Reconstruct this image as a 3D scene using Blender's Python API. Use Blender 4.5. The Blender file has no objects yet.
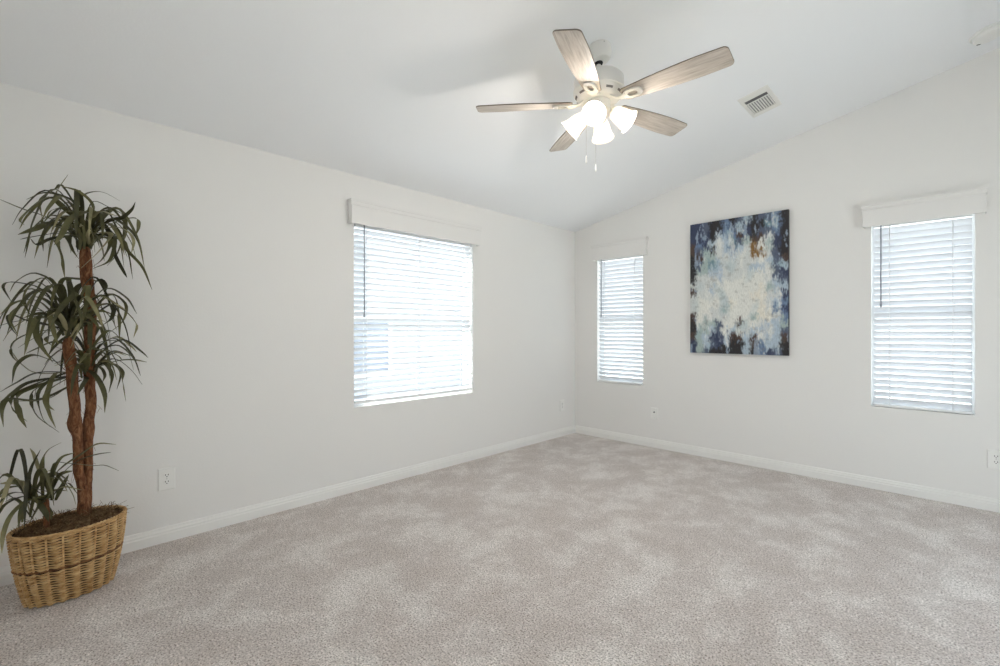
import bpy, bmesh, math, random
from math import pi, sin, cos, radians as R
from mathutils import Vector, Matrix, noise

S = bpy.context.scene
COL = S.collection

# ------------------------------------------------------------ camera, light, exposure
cam_d = bpy.data.cameras.new('camera')
cam_d.sensor_width = 36.0
cam_d.lens = 460.0 / 1000.0 * 36.0
cam_d.shift_y = -0.002
cam_d.clip_start = 0.02
cam_o = bpy.data.objects.new('camera', cam_d)
cam_o.location = (3.293, -4.624, 1.235)
cam_o.rotation_euler = (pi / 2, 0, R(44.72))
COL.objects.link(cam_o)
S.camera = cam_o

S.view_settings.view_transform = 'Standard'
S.view_settings.look = 'None'
S.view_settings.gamma = 1.0
S.view_settings.use_curve_mapping = False
S.view_settings.exposure = 0.12
S.cycles.use_denoising = True
S.cycles.max_bounces = 14
S.cycles.diffuse_bounces = 10
S.cycles.transmission_bounces = 8
S.cycles.transparent_max_bounces = 12
S.cycles.sample_clamp_indirect = 12.0

W = bpy.data.worlds.new('daylight')
W.use_nodes = True
S.world = W
_n = W.node_tree.nodes
_l = W.node_tree.links
_bg = _n['Background']
_tc = _n.new('ShaderNodeTexCoord')
_sx = _n.new('ShaderNodeSeparateXYZ')
_rp = _n.new('ShaderNodeValToRGB')
_rp.color_ramp.elements[0].position = 0.0
_rp.color_ramp.elements[0].color = (0.96, 0.97, 1.0, 1)
_rp.color_ramp.elements[1].position = 0.9
_rp.color_ramp.elements[1].color = (0.74, 0.85, 1.0, 1)
_l.new(_tc.outputs['Generated'], _sx.inputs[0])
_l.new(_sx.outputs['Z'], _rp.inputs[0])
_l.new(_rp.outputs[0], _bg.inputs['Color'])
_bg.inputs['Strength'].default_value = 3.0


sun_d = bpy.data.lights.new('sun', 'SUN')
sun_d.energy = 14.5
sun_d.angle = R(0.6)
sun_d.color = (1.0, 0.96, 0.90)
sun_o = bpy.data.objects.new('sun', sun_d)
# high sun on the left wall's side: it strikes the tilted slats of the wide blind, no beam reaches the visible floor
sun_o.rotation_euler = Vector((0.46, 0.50, -0.74)).to_track_quat('-Z', 'Y').to_euler()
sun_o.location = (-9, -6, 15)
COL.objects.link(sun_o)


def portal(name, loc, rot, sx, sy):
    d = bpy.data.lights.new(name, 'AREA')
    d.shape = 'RECTANGLE'
    d.size = sx
    d.size_y = sy
    d.cycles.is_portal = True
    o = bpy.data.objects.new(name, d)
    o.location = loc
    o.rotation_euler = rot
    COL.objects.link(o)


# sky portals in the windows and the added, unseen doors (sampling guides, they add no light of their own)
portal('window_portal', (-0.17, -2.282, 1.35), (0, R(-90), 0), 1.42, 1.24)
portal('window_portal', (0.60, 0.17, 1.35), (R(-90), 0, 0), 0.6, 1.42)
portal('window_portal', (3.105, 0.17, 1.35), (R(-90), 0, 0), 0.6, 1.42)
portal('door_portal', (4.77, -1.8, 1.08), (0, R(90), 0), 2.15, 2.0)
portal('door_portal', (2.575, -5.57, 1.08), (R(90), 0, 0), 0.75, 2.15)

BULB_POWER = 15.0
BULB_COLOR = (1.0, 0.93, 0.85)

# ------------------------------------------------------------ dimensions
Z0 = 2.44
SL = 0.2075
RX = 4.6          # right wall
FY = -5.4         # wall behind the photographer
TH = 0.15
FAN = (1.865, -2.392)


def ceil_z(x):
    return Z0 + SL * x


# ------------------------------------------------------------ materials
def mat(name, col, rough=0.5, metal=0.0, spec=0.5):
    m = bpy.data.materials.new(name)
    m.use_nodes = True
    b = m.node_tree.nodes['Principled BSDF']
    b.inputs['Base Color'].default_value = (*col, 1)
    b.inputs['Roughness'].default_value = rough
    b.inputs['Metallic'].default_value = metal
    b.inputs['Specular IOR Level'].default_value = spec
    return m


def nd(m, t, **kw):
    n = m.node_tree.nodes.new(t)
    for k, v in kw.items():
        setattr(n, k, v)
    return n


def ln(m, a, b):
    m.node_tree.links.new(a, b)


def bsdf(m):
    return m.node_tree.nodes['Principled BSDF']


def coords(m, scale=(1, 1, 1)):
    tc = nd(m, 'ShaderNodeTexCoord')
    mp = nd(m, 'ShaderNodeMapping')
    mp.inputs['Scale'].default_value = scale
    ln(m, tc.outputs['Object'], mp.inputs[0])
    return mp.outputs[0]


def noise_n(m, vec, scale, detail=3, rough=0.5, dist=0.0):
    n = nd(m, 'ShaderNodeTexNoise')
    n.inputs['Scale'].default_value = scale
    n.inputs['Detail'].default_value = detail
    n.inputs['Roughness'].default_value = rough
    n.inputs['Distortion'].default_value = dist
    ln(m, vec, n.inputs['Vector'])
    return n.outputs[0]


def ramp(m, fac, stops):
    r = nd(m, 'ShaderNodeValToRGB')
    e = r.color_ramp.elements
    while len(e) < len(stops):
        e.new(0.5)
    for i, (p, c) in enumerate(stops):
        e[i].position = p
        e[i].color = (*c, 1)
    ln(m, fac, r.inputs[0])
    return r.outputs[0]


def bump(m, h, strength, dist):
    b = nd(m, 'ShaderNodeBump')
    b.inputs['Strength'].default_value = strength
    b.inputs['Distance'].default_value = dist
    ln(m, h, b.inputs['Height'])
    ln(m, b.outputs[0], bsdf(m).inputs['Normal'])


def mixc(m, fac, a, b, mode='MIX'):
    x = nd(m, 'ShaderNodeMix', data_type='RGBA', blend_type=mode)
    if isinstance(fac, float):
        x.inputs[0].default_value = fac
    else:
        ln(m, fac, x.inputs[0])
    for s, v in ((x.inputs[6], a), (x.inputs[7], b)):
        if isinstance(v, tuple):
            s.default_value = (*v, 1)
        else:
            ln(m, v, s)
    return x.outputs[2]


def lin(r, g, b):
    f = lambda c: (c / 255 / 12.92) if c / 255 <= 0.04045 else ((c / 255 + 0.055) / 1.055) ** 2.4
    return (f(r), f(g), f(b))


M = {}
m = M['wall'] = mat('wall_paint', (0.81, 0.803, 0.788), 0.7, spec=0.25)
v = coords(m)
bump(m, noise_n(m, v, 90, 2), 0.12, 0.004)
m = M['ceiling'] = mat('ceiling_paint', (0.885, 0.90, 0.92), 0.8, spec=0.2)
v = coords(m)
bump(m, noise_n(m, v, 80, 2), 0.12, 0.004)
M['trim'] = mat('trim_paint', (0.83, 0.825, 0.805), 0.4)
m = M['trim']
v = coords(m)
bump(m, noise_n(m, v, 30, 2), 0.05, 0.001)
m = M['valance'] = mat('valance_white', (0.79, 0.782, 0.768), 0.45)
v = coords(m)
bump(m, noise_n(m, v, 40, 2), 0.05, 0.001)
m = M['vinyl'] = mat('white_vinyl', (0.84, 0.85, 0.86), 0.4)
v = coords(m)
bump(m, noise_n(m, v, 25, 1), 0.03, 0.001)
m = M['plate'] = mat('outlet_white', (0.84, 0.84, 0.82), 0.3)
v = coords(m)
bump(m, noise_n(m, v, 120, 1), 0.03, 0.0005)
m = M['metal_white'] = mat('white_enamel', (0.80, 0.79, 0.76), 0.35)
v = coords(m)
bump(m, noise_n(m, v, 60, 1), 0.03, 0.0005)
m = M['dark'] = mat('dark_void', (0.02, 0.02, 0.022), 0.8)
v = coords(m)
bump(m, noise_n(m, v, 50, 1), 0.1, 0.001)
m = M['steel'] = mat('brushed_steel', (0.55, 0.54, 0.52), 0.3, metal=1.0)
v = coords(m, (1, 1, 30))
bump(m, noise_n(m, v, 50, 1), 0.05, 0.0005)

# slats: white faux wood that lets a little light through
m = M['slat'] = mat('blind_white', (0.86, 0.87, 0.885), 0.5, spec=0.3)
tr = nd(m, 'ShaderNodeBsdfTranslucent')
tr.inputs[0].default_value = (0.86, 0.90, 0.96, 1)
mx = nd(m, 'ShaderNodeMixShader')
mx.inputs[0].default_value = 0.20
out = m.node_tree.nodes['Material Output']
ln(m, bsdf(m).outputs[0], mx.inputs[1])
ln(m, tr.outputs[0], mx.inputs[2])
ln(m, mx.outputs[0], out.inputs[0])
v = coords(m, (0.3, 6, 6))
bump(m, noise_n(m, v, 20, 2), 0.03, 0.001)

# window glass
m = M['glass'] = bpy.data.materials.new('window_glass')
m.use_nodes = True
nt = m.node_tree
nt.nodes.remove(nt.nodes['Principled BSDF'])
t = nd(m, 'ShaderNodeBsdfTransparent')
t.inputs[0].default_value = (0.95, 0.98, 0.97, 1)
g = nd(m, 'ShaderNodeBsdfGlossy')
g.inputs['Roughness'].default_value = 0.02
f = nd(m, 'ShaderNodeFresnel')
f.inputs[0].default_value = 1.45
mx = nd(m, 'ShaderNodeMixShader')
# reflect only where a ray enters the pane: the transparent shader does not bend it, so the exit face would reflect too much
ge = nd(m, 'ShaderNodeNewGeometry')
fm = nd(m, 'ShaderNodeMath', operation='SUBTRACT')
fm.use_clamp = True
ln(m, f.outputs[0], fm.inputs[0])
ln(m, ge.outputs['Backfacing'], fm.inputs[1])
ln(m, fm.outputs[0], mx.inputs[0])
ln(m, t.outputs[0], mx.inputs[1])
ln(m, g.outputs[0], mx.inputs[2])
ln(m, mx.outputs[0], nt.nodes['Material Output'].inputs[0])

# carpet
m = M['carpet'] = mat('carpet', lin(172, 163, 156), 0.95, spec=0.1)
v = coords(m)
v2 = coords(m, (1.0, 0.85, 1))
patch = noise_n(m, v2, 3.5, 10, 0.72, 0.2)
c1 = ramp(m, patch, [(0.37, lin(198, 189, 184)), (0.49, lin(206, 198, 194)), (0.56, lin(217, 211, 207)), (0.69, lin(228, 223, 220))])
fine = noise_n(m, v, 132, 3, 0.68)
c2 = ramp(m, fine, [(0.36, (0.30, 0.28, 0.26)), (0.46, (0.88, 0.87, 0.86)), (0.56, (1.07, 1.07, 1.07)), (0.66, (1.42, 1.42, 1.42))])
mid = noise_n(m, v, 45, 3, 0.6)
c3 = ramp(m, mid, [(0.3, (0.88, 0.87, 0.86)), (0.7, (1.08, 1.08, 1.08))])
c = mixc(m, 1.0, c1, c2, 'MULTIPLY')
c = mixc(m, 1.0, c, c3, 'MULTIPLY')
ln(m, c, bsdf(m).inputs['Base Color'])
bsdf(m).inputs['Sheen Weight'].default_value = 0.15
bump(m, fine, 0.5, 0.006)

# washed oak fan blades
m = M['blade'] = mat('washed_oak', lin(190, 180, 168), 0.5, spec=0.3)
v = coords(m, (2.0, 26, 8))
gr = noise_n(m, v, 3.0, 6, 0.65, 0.6)
c = ramp(m, gr, [(0.30, lin(152, 143, 133)), (0.50, lin(180, 171, 161)), (0.72, lin(202, 195, 187))])
ln(m, c, bsdf(m).inputs['Base Color'])
m = M['blade_edge'] = mat('blade_edge', lin(120, 110, 100), 0.6)
v = coords(m)
bump(m, noise_n(m, v, 60, 1), 0.05, 0.001)

# frosted lamp glass (lit)
m = M['shade'] = mat('frosted_glass', (0.80, 0.78, 0.74), 0.35)
b = bsdf(m)
b.inputs['Emission Color'].default_value = (1.0, 0.88, 0.70, 1)
b.inputs['Emission Strength'].default_value = 0.15
tr = nd(m, 'ShaderNodeBsdfTranslucent')
tr.inputs[0].default_value = (1.0, 0.95, 0.86, 1)
mx = nd(m, 'ShaderNodeMixShader')
mx.inputs[0].default_value = 0.30
ln(m, b.outputs[0], mx.inputs[1])
ln(m, tr.outputs[0], mx.inputs[2])
ln(m, mx.outputs[0], m.node_tree.nodes['Material Output'].inputs[0])
m = M['bulb'] = mat('bulb_lit', (1, 0.95, 0.85), 0.3)
bsdf(m).inputs['Emission Color'].default_value = (1.0, 0.90, 0.74, 1)
bsdf(m).inputs['Emission Strength'].default_value = 3.0

# wicker
m = M['wicker'] = mat('wicker', lin(178, 140, 92), 0.55, spec=0.35)
v = coords(m, (1, 1, 3.0))
n1 = noise_n(m, v, 22, 4, 0.65)
c = ramp(m, n1, [(0.28, lin(142, 100, 58)), (0.48, lin(192, 154, 104)), (0.72, lin(220, 190, 142))])
ln(m, c, bsdf(m).inputs['Base Color'])
bump(m, noise_n(m, v, 200, 2), 0.2, 0.001)
m = M['wicker_dark'] = mat('wicker_dark', lin(120, 78, 42), 0.6)
v = coords(m)
c = ramp(m, noise_n(m, v, 40, 3), [(0.3, lin(84, 50, 26)), (0.7, lin(146, 100, 58))])
ln(m, c, bsdf(m).inputs['Base Color'])
m = M['liner'] = mat('liner_brown', lin(58, 38, 24), 0.8)
v = coords(m)
bump(m, noise_n(m, v, 60, 2), 0.3, 0.002)

m = M['bark'] = mat('fibre_bark', lin(112, 74, 50), 0.85, spec=0.15)
v = coords(m, (1, 1, 0.35))
n1 = noise_n(m, v, 70, 5, 0.7, 0.8)
c = ramp(m, n1, [(0.30, lin(58, 36, 24)), (0.50, lin(116, 76, 52)), (0.72, lin(160, 118, 86))])
ln(m, c, bsdf(m).inputs['Base Color'])
bump(m, n1, 0.8, 0.01)
m = M['moss'] = mat('dry_moss', lin(82, 62, 44), 0.95, spec=0.1)
v = coords(m)
c = ramp(m, noise_n(m, v, 60, 4, 0.7), [(0.3, lin(58, 42, 30)), (0.5, lin(108, 84, 60)), (0.7, lin(158, 134, 102))])
ln(m, c, bsdf(m).inputs['Base Color'])

m = M['leaf'] = mat('silk_leaf', lin(66, 74, 46), 0.5, spec=0.35)
at = nd(m, 'ShaderNodeAttribute')
at.attribute_name = 'tint'
c1 = ramp(m, at.outputs['Fac'], [(0.0, lin(46, 44, 29)), (0.5, lin(74, 73, 45)), (0.8, lin(106, 103, 68)), (1.0, lin(150, 143, 110))])
v = coords(m)
c2 = ramp(m, noise_n(m, v, 26, 3), [(0.3, (0.72, 0.72, 0.72)), (0.7, (1.2, 1.2, 1.15))])
ln(m, mixc(m, 1.0, c1, c2, 'MULTIPLY'), bsdf(m).inputs['Base Color'])

m = M['paint'] = mat('canvas_paint', (0.6, 0.6, 0.6), 0.55, spec=0.35)
at = nd(m, 'ShaderNodeAttribute')
at.attribute_name = 'pigment'
v = coords(m, (1, 1, 0.3))
sp = ramp(m, noise_n(m, v, 110, 3, 0.7), [(0.28, (0.78, 0.78, 0.78)), (0.5, (1, 1, 1)), (0.75, (1.14, 1.14, 1.14))])
ln(m, mixc(m, 1.0, at.outputs['Color'], sp, 'MULTIPLY'), bsdf(m).inputs['Base Color'])
bump(m, noise_n(m, v, 90, 4, 0.7), 0.35, 0.004)
m = M['canvas_side'] = mat('canvas_side', lin(62, 60, 62), 0.8)
v = coords(m)
bump(m, noise_n(m, v, 300, 1), 0.2, 0.001)

m = M['stucco'] = mat('stucco', lin(180, 184, 192), 0.9)
v = coords(m)
bump(m, noise_n(m, v, 40, 3), 0.3, 0.01)
m = M['stucco_dark'] = mat('shutter_blue_grey', lin(146, 153, 166), 0.8)
v = coords(m)
bump(m, noise_n(m, v, 40, 3), 0.2, 0.01)
m = M['gravel'] = mat('gravel', lin(214, 212, 208), 0.95)
v = coords(m)
c = ramp(m, noise_n(m, v, 30, 4), [(0.3, lin(190, 187, 182)), (0.7, lin(228, 226, 222))])
ln(m, c, bsdf(m).inputs['Base Color'])


# ------------------------------------------------------------ mesh helpers
class MB:
    def __init__(self):
        self.v, self.f = [], []

    def add(self, vs, fs, mtx=None):
        o = len(self.v)
        for p in vs:
            p = Vector(p)
            self.v.append(mtx @ p if mtx else p)
        for q in fs:
            self.f.append([i + o for i in q])
        return self

    def box(self, a, b, mtx=None):
        (x0, y0, z0), (x1, y1, z1) = a, b
        vs = [(x0, y0, z0), (x1, y0, z0), (x1, y1, z0), (x0, y1, z0), (x0, y0, z1), (x1, y0, z1), (x1, y1, z1), (x0, y1, z1)]
        fs = [(0, 3, 2, 1), (4, 5, 6, 7), (0, 1, 5, 4), (1, 2, 6, 5), (2, 3, 7, 6), (3, 0, 4, 7)]
        return self.add(vs, fs, mtx)

    def lathe(self, prof, n=32, mtx=None, caps=True):
        vs, fs = [], []
        k = len(prof)
        for i in range(n):
            a = 2 * pi * i / n
            for r, z in prof:
                vs.append((r * cos(a), r * sin(a), z))
        for i in range(n):
            j = (i + 1) % n
            for q in range(k - 1):
                fs.append((i * k + q, j * k + q, j * k + q + 1, i * k + q + 1))
        if caps:
            if prof[0][0] > 1e-5:
                fs.append([i * k for i in range(n)][::-1])
            if prof[-1][0] > 1e-5:
                fs.append([i * k + k - 1 for i in range(n)])
        return self.add(vs, fs, mtx)

    def tube(self, pts, rad, n=8, caps=True, mtx=None, closed=False):
        pts = [Vector(p) for p in pts]
        k = len(pts)
        rads = rad if isinstance(rad, (list, tuple)) else [rad] * k
        vs, fs = [], []
        prev = None
        for i, p in enumerate(pts):
            if closed:
                d = pts[(i + 1) % k] - pts[i - 1]
            else:
                d = pts[min(i + 1, k - 1)] - pts[max(i - 1, 0)]
            d.normalize()
            if prev is None:
                u = d.orthogonal().normalized() if not closed else (Vector((0, 0, 1)) - d * d.z).normalized()
            else:
                u = (prev - d * prev.dot(d)).normalized()
            prev = u
            w = d.cross(u)
            for j in range(n):
                a = 2 * pi * j / n
                vs.append(p + (u * cos(a) + w * sin(a)) * rads[i])
        for i in range(k if closed else k - 1):
            i2 = (i + 1) % k
            for j in range(n):
                j2 = (j + 1) % n
                fs.append((i * n + j, i * n + j2, i2 * n + j2, i2 * n + j))
        if caps and not closed:
            fs.append(list(range(n))[::-1])
            fs.append([(k - 1) * n + j for j in range(n)])
        return self.add(vs, fs, mtx)

    def prism(self, poly, z0, z1, mtx=None):
        n = len(poly)
        vs = [(x, y, z0) for x, y in poly] + [(x, y, z1) for x, y in poly]
        fs = [list(range(n))[::-1], [n + i for i in range(n)]]
        for i in range(n):
            j = (i + 1) % n
            fs.append((i, j, n + j, n + i))
        return self.add(vs, fs, mtx)

    def build(self, name, material, parent=None, smooth=False, bevel=0.0, fix=True):
        me = bpy.data.meshes.new(name)
        me.from_pydata([tuple(p) for p in self.v], [], self.f)
        if fix:
            bm = bmesh.new()
            bm.from_mesh(me)
            bmesh.ops.recalc_face_normals(bm, faces=bm.faces)
            bm.to_mesh(me)
            bm.free()
        me.materials.append(material)
        o = bpy.data.objects.new(name, me)
        COL.objects.link(o)
        if parent:
            o.parent = parent
        if smooth:
            me.shade_smooth()
            if smooth is not True:
                me.set_sharp_from_angle(angle=R(smooth))
        if bevel:
            b = o.modifiers.new('bevel', 'BEVEL')
            b.width = bevel
            b.segments = 2
            b.limit_method = 'ANGLE'
            b.angle_limit = R(40)
        return o


def empty(name, loc, rz=0.0, rot=None):
    o = bpy.data.objects.new(name, None)
    o.location = loc
    o.rotation_euler = rot if rot else (0, 0, rz)
    o.empty_display_size = 0.05
    COL.objects.link(o)
    return o


def tag(o, label, cat, group=None):
    o['label'] = label
    o['category'] = cat
    if group:
        o['group'] = group
    return o


def struct(o):
    o['kind'] = 'structure'
    return o


def copy_tree(o, parent=None):
    c = o.copy()
    COL.objects.link(c)
    if parent:
        c.parent = parent
    for ch in list(o.children):
        copy_tree(ch, c)
    return c


# ------------------------------------------------------------ room shell
def wall_cells(mb, us, holes, top, place):
    # a wall of quads with thickness TH, holes = (u0,u1,z0,z1); place(u,z,side) -> point
    us = sorted(set(us + [h[0] for h in holes] + [h[1] for h in holes]))
    for u0, u1 in zip(us, us[1:]):
        uc = (u0 + u1) / 2
        cut = [h for h in holes if h[0] < uc < h[1]]
        spans = []
        if cut:
            h = cut[0]
            if h[2] > 0:
                spans.append((0, 0, h[2], h[2]))
            spans.append((h[3], h[3], top(u0), top(u1)))
        else:
            spans.append((0, 0, top(u0), top(u1)))
        for a0, a1, b0, b1 in spans:
            vs = []
            for s in (0, 1):
                vs += [place(u0, a0, s), place(u1, a1, s), place(u1, b1, s), place(u0, b0, s)]
            mb.add(vs, [(0, 1, 2, 3), (7, 6, 5, 4), (0, 4, 5, 1), (1, 5, 6, 2), (2, 6, 7, 3), (3, 7, 4, 0)])


WIN1 = (-2.897, -1.667, 0.643, 2.090)
WIN2 = (0.312, 0.890, 0.643, 2.090)
WIN3 = (2.821, 3.390, 0.643, 2.090)
ADDED_DOOR = (-2.8, -0.8, 0.0, 2.15)  # this and the next: unseen openings, added and sized to brighten the room
ADDED_DOOR2 = (2.2, 2.95, 0.0, 2.15)

mb = MB()
wall_cells(mb, [FY, 0.0], [WIN1], lambda u: Z0 + 0.1, lambda u, z, s: (-TH * s, u, z))
struct(mb.build('wall_left', M['wall']))
mb = MB()
wall_cells(mb, [0.0, RX], [WIN2, WIN3], lambda u: ceil_z(u) + 0.1, lambda u, z, s: (u, TH * s, z))
struct(mb.build('wall_back', M['wall']))
mb = MB()
wall_cells(mb, [FY, 0.0], [ADDED_DOOR], lambda u: ceil_z(RX) + 0.1, lambda u, z, s: (RX + TH * s, u, z))
struct(mb.build('wall_right', M['wall']))
mb = MB()
wall_cells(mb, [0.0, RX], [ADDED_DOOR2], lambda u: ceil_z(u) + 0.1, lambda u, z, s: (u, FY - TH * s, z))
struct(mb.build('wall_front', M['wall']))

mb = MB()
mb.box((-TH, FY - TH, -0.12), (RX + TH, TH, 0.0))
struct(mb.build('floor', M['carpet']))

mb = MB()
vs = []
for dz in (0, 0.12):
    for x, y in ((-TH, FY - TH), (RX + TH, FY - TH), (RX + TH, TH), (-TH, TH)):
        vs.append((x, y, ceil_z(x) + dz))
mb.add(vs, [(0, 1, 2, 3), (7, 6, 5, 4), (0, 4, 5, 1), (1, 5, 6, 2), (2, 6, 7, 3), (3, 7, 4, 0)])
struct(mb.build('ceiling', M['ceiling']))

# baseboards with a stepped colonial profile (depth, height)
BP = [(0.0, 0.0), (0.016, 0.0), (0.016, 0.050), (0.0125, 0.056), (0.0125, 0.066), (0.009, 0.072), (0.006, 0.086), (0.0, 0.088)]


def baseboard(name, p0, p1, inward):
    p0, p1, n = Vector(p0), Vector(p1), Vector(inward)
    k = len(BP)
    vs = [p + n * d + Vector((0, 0, h)) for p in (p0, p1) for d, h in BP]
    fs = [(i, (i + 1) % k, k + (i + 1) % k, k + i) for i in range(k)]
    fs += [list(range(k))[::-1], [k + i for i in range(k)]]
    struct(MB().add(vs, fs).build(name, M['trim']))


baseboard('baseboard_left', (0, FY, 0), (0, 0, 0), (1, 0, 0))
baseboard('baseboard_back', (0.016, 0, 0), (RX, 0, 0), (0, -1, 0))
baseboard('baseboard_right', (RX, ADDED_DOOR[1], 0), (RX, -0.016, 0), (-1, 0, 0))
baseboard('baseboard_front', (0.016, FY, 0), (ADDED_DOOR2[0], FY, 0), (0, 1, 0))

# made-up sliding glass doors out of the frame, added to let in more daylight (local X along the wall, local Y outward)
def make_added_door(idx, loc, rz, w, h):
    d = struct(empty('door_%d' % idx, loc, rz))
    a, b = -w / 2, w / 2
    mb = MB()
    mb.box((a, 0.03, 0), (a + 0.05, 0.13, h)).box((b - 0.05, 0.03, 0), (b, 0.13, h))
    mb.box((a + 0.05, 0.03, h - 0.05), (b - 0.05, 0.13, h)).box((a + 0.05, 0.03, 0.0), (b - 0.05, 0.13, 0.04))
    mb.box((-0.035, 0.04, 0.04), (0.035, 0.12, h - 0.05))
    mb.build('door_frame', M['vinyl'], d, bevel=0.003)
    mb = MB()
    mb.box((a + 0.05, 0.077, 0.04), (-0.035, 0.082, h - 0.05))
    mb.box((0.035, 0.077, 0.04), (b - 0.05, 0.082, h - 0.05))
    mb.build('glass_pane', M['glass'], d)


make_added_door(1, (RX, (ADDED_DOOR[0] + ADDED_DOOR[1]) / 2, 0), -pi / 2, ADDED_DOOR[1] - ADDED_DOOR[0], ADDED_DOOR[3])
make_added_door(2, ((ADDED_DOOR2[0] + ADDED_DOOR2[1]) / 2, FY, 0), pi, ADDED_DOOR2[1] - ADDED_DOOR2[0], ADDED_DOOR2[3])


# ------------------------------------------------------------ windows (local X along the wall, local Y outward)
def make_window(idx, loc, rz, w, z0, z1):
    h = z1 - z0
    wdw = struct(empty('window_%d' % idx, loc, rz))
    mb = MB()
    f = 0.013
    ya, yb = 0.075, 0.145
    mb.box((-w / 2, ya, 0), (-w / 2 + f, yb, h)).box((w / 2 - f, ya, 0), (w / 2, yb, h))
    mb.box((-w / 2 + f, ya, 0), (w / 2 - f, yb, f)).box((-w / 2 + f, ya, h - f), (w / 2 - f, yb, h))
    mb.build('frame', M['vinyl'], wdw, bevel=0.003)
    mb = MB()
    mb.box((-w / 2 + f, ya + 0.01, h / 2 - 0.018), (w / 2 - f, yb - 0.015, h / 2 + 0.018))
    mb.box((-w / 2 + f, ya + 0.01, f), (-w / 2 + f + 0.007, ya + 0.035, h / 2 - 0.018))
    mb.box((w / 2 - f - 0.007, ya + 0.01, f), (w / 2 - f, ya + 0.035, h / 2 - 0.018))
    mb.box((-w / 2 + f + 0.007, ya + 0.01, f), (w / 2 - f - 0.007, ya + 0.035, f + 0.028))
    mb.build('sash', M['vinyl'], wdw, bevel=0.002)
    mb = MB()
    mb.box((-w / 2 + f, 0.096, h / 2 + 0.018), (w / 2 - f, 0.100, h - f))
    mb.box((-w / 2 + f + 0.007, 0.086, f + 0.028), (w / 2 - f - 0.007, 0.090, h / 2 - 0.018))
    mb.build('glass_pane', M['glass'], wdw)
    return wdw


def make_blind(loc, rz, w, h, tilt, label, wand_x, wand_len, cords, rail_rise=0.0):
    # hangs inside the recess; origin at the sill, local Y outward
    b = empty('window_blind', loc, rz)
    tag(b, label, 'blind', 'white slatted blinds in the windows')
    yc = 0.030
    hw = w / 2 - 0.013
    mb = MB()
    mb.box((-hw, 0.006, h - 0.045), (hw, 0.056, h - 0.002))
    mb.build('headrail', M['vinyl'], b, bevel=0.002)
    n = 29
    zt, zb = h - 0.075, 0.052 + rail_rise
    mb = MB()
    for i in range(n):
        z = zb + (zt - zb) * i / (n - 1)
        mt = Matrix.Translation((0, yc, z)) @ Matrix.Rotation(tilt, 4, 'X')
        prof = []
        sw = 0.0255
        for j in range(5):
            s = -1 + j / 2
            prof.append((s * sw, 0.0022 * (1 - s * s)))
        lo = [(y, zz - 0.0014) for y, zz in prof]
        up = [(y, zz + 0.0014) for y, zz in prof][::-1]
        ring = lo + up
        k = len(ring)
        vs = [(x, y, zz) for x in (-hw, hw) for y, zz in ring]
        fs = [(q, (q + 1) % k, k + (q + 1) % k, k + q) for q in range(k)] + [list(range(k))[::-1], [k + q for q in range(k)]]
        mb.add(vs, fs, mt)
    mb.build('slats', M['slat'], b, smooth=30)
    mb = MB()
    mb.box((-hw, yc - 0.026, 0.004 + rail_rise), (hw, yc + 0.026, 0.022 + rail_rise))
    mb.build('bottom_rail', M['vinyl'], b, bevel=0.004)
    for c in cords:
        mb = MB()
        for yy in (yc - 0.027, yc + 0.027):
            mb.tube([(c, yy, 0.02 + rail_rise), (c, yy, h - 0.04)], 0.0022, 6)
        mb.build('ladder_cord', M['vinyl'], b, smooth=True)
    mb = MB()
    mb.tube([(wand_x, -0.004, h - 0.03), (wand_x, -0.0045, h - 0.06 - wand_len)], 0.0050, 8)
    mb.lathe([(0.0, -0.03), (0.0072, -0.028), (0.0068, -0.004), (0.0058, 0.0)], 8, Matrix.Translation((wand_x, -0.0045, h - 0.06 - wand_len)))
    mb.tube([(wand_x, 0.012, h - 0.025), (wand_x, -0.004, h - 0.03)], 0.003, 6)
    mb.build('tilt_wand', M['wand'], b, smooth=50)
    return b


def make_valance(loc, rz, w, h, label, dep=0.06):
    # box cornice on the wall above a window; local -Y into the room, origin at its lower edge on the wall
    v_ = empty('window_valance', loc, rz)
    tag(v_, label, 'valance', 'white box valances over the windows')
    mb = MB()
    t_ = 0.012
    mb.box((-w / 2, -dep, 0), (w / 2, -dep + t_, h * 0.72))
    mb.box((-w / 2, -dep + t_, 0), (-w / 2 + t_, 0, h * 0.98))
    mb.box((w / 2 - t_, -dep + t_, 0), (w / 2, 0, h * 0.98))
    mb.box((-w / 2 + t_, -dep + t_, h - 0.02), (w / 2 - t_, 0, h - 0.008))
    mb.build('valance_box', M['valance'], v_, bevel=0.0015)
    # stepped crown strip with returns
    prof = [(0.0, h * 0.74), (0.0035, h * 0.745), (0.0040, h * 0.76), (0.0040, h * 0.865), (0.0030, h * 0.875), (0.0030, h * 0.885), (0.0060, h * 0.90), (0.0060, h), (0.0, h)]
    mb = MB()
    k = len(prof)
    vs, fs = [], []
    path = [(-1, 0.0), (-1, -dep), (1, -dep), (1, 0.0)]
    for sx, y in path:
        for d_, z in prof:
            yy = y if y == 0.0 else -dep - d_
            vs.append((sx * (w / 2 + d_), yy, z))
    for s in range(3):
        for q in range(k):
            q2 = (q + 1) % k
            fs.append((s * k + q, s * k + q2, (s + 1) * k + q2, (s + 1) * k + q))
    fs += [list(range(k)), [3 * k + q for q in range(k)][::-1]]
    mb.add(vs, fs)
    # front board behind the strip
    mb.box((-w / 2, -dep, h * 0.72), (w / 2, -dep + t_, h))
    mb.build('crown_moulding', M['valance'], v_)
    return v_


m = M['wand'] = mat('clear_wand', (0.30, 0.32, 0.36), 0.2)
v = coords(m)
bump(m, noise_n(m, v, 40, 1), 0.05, 0.0005)

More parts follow.
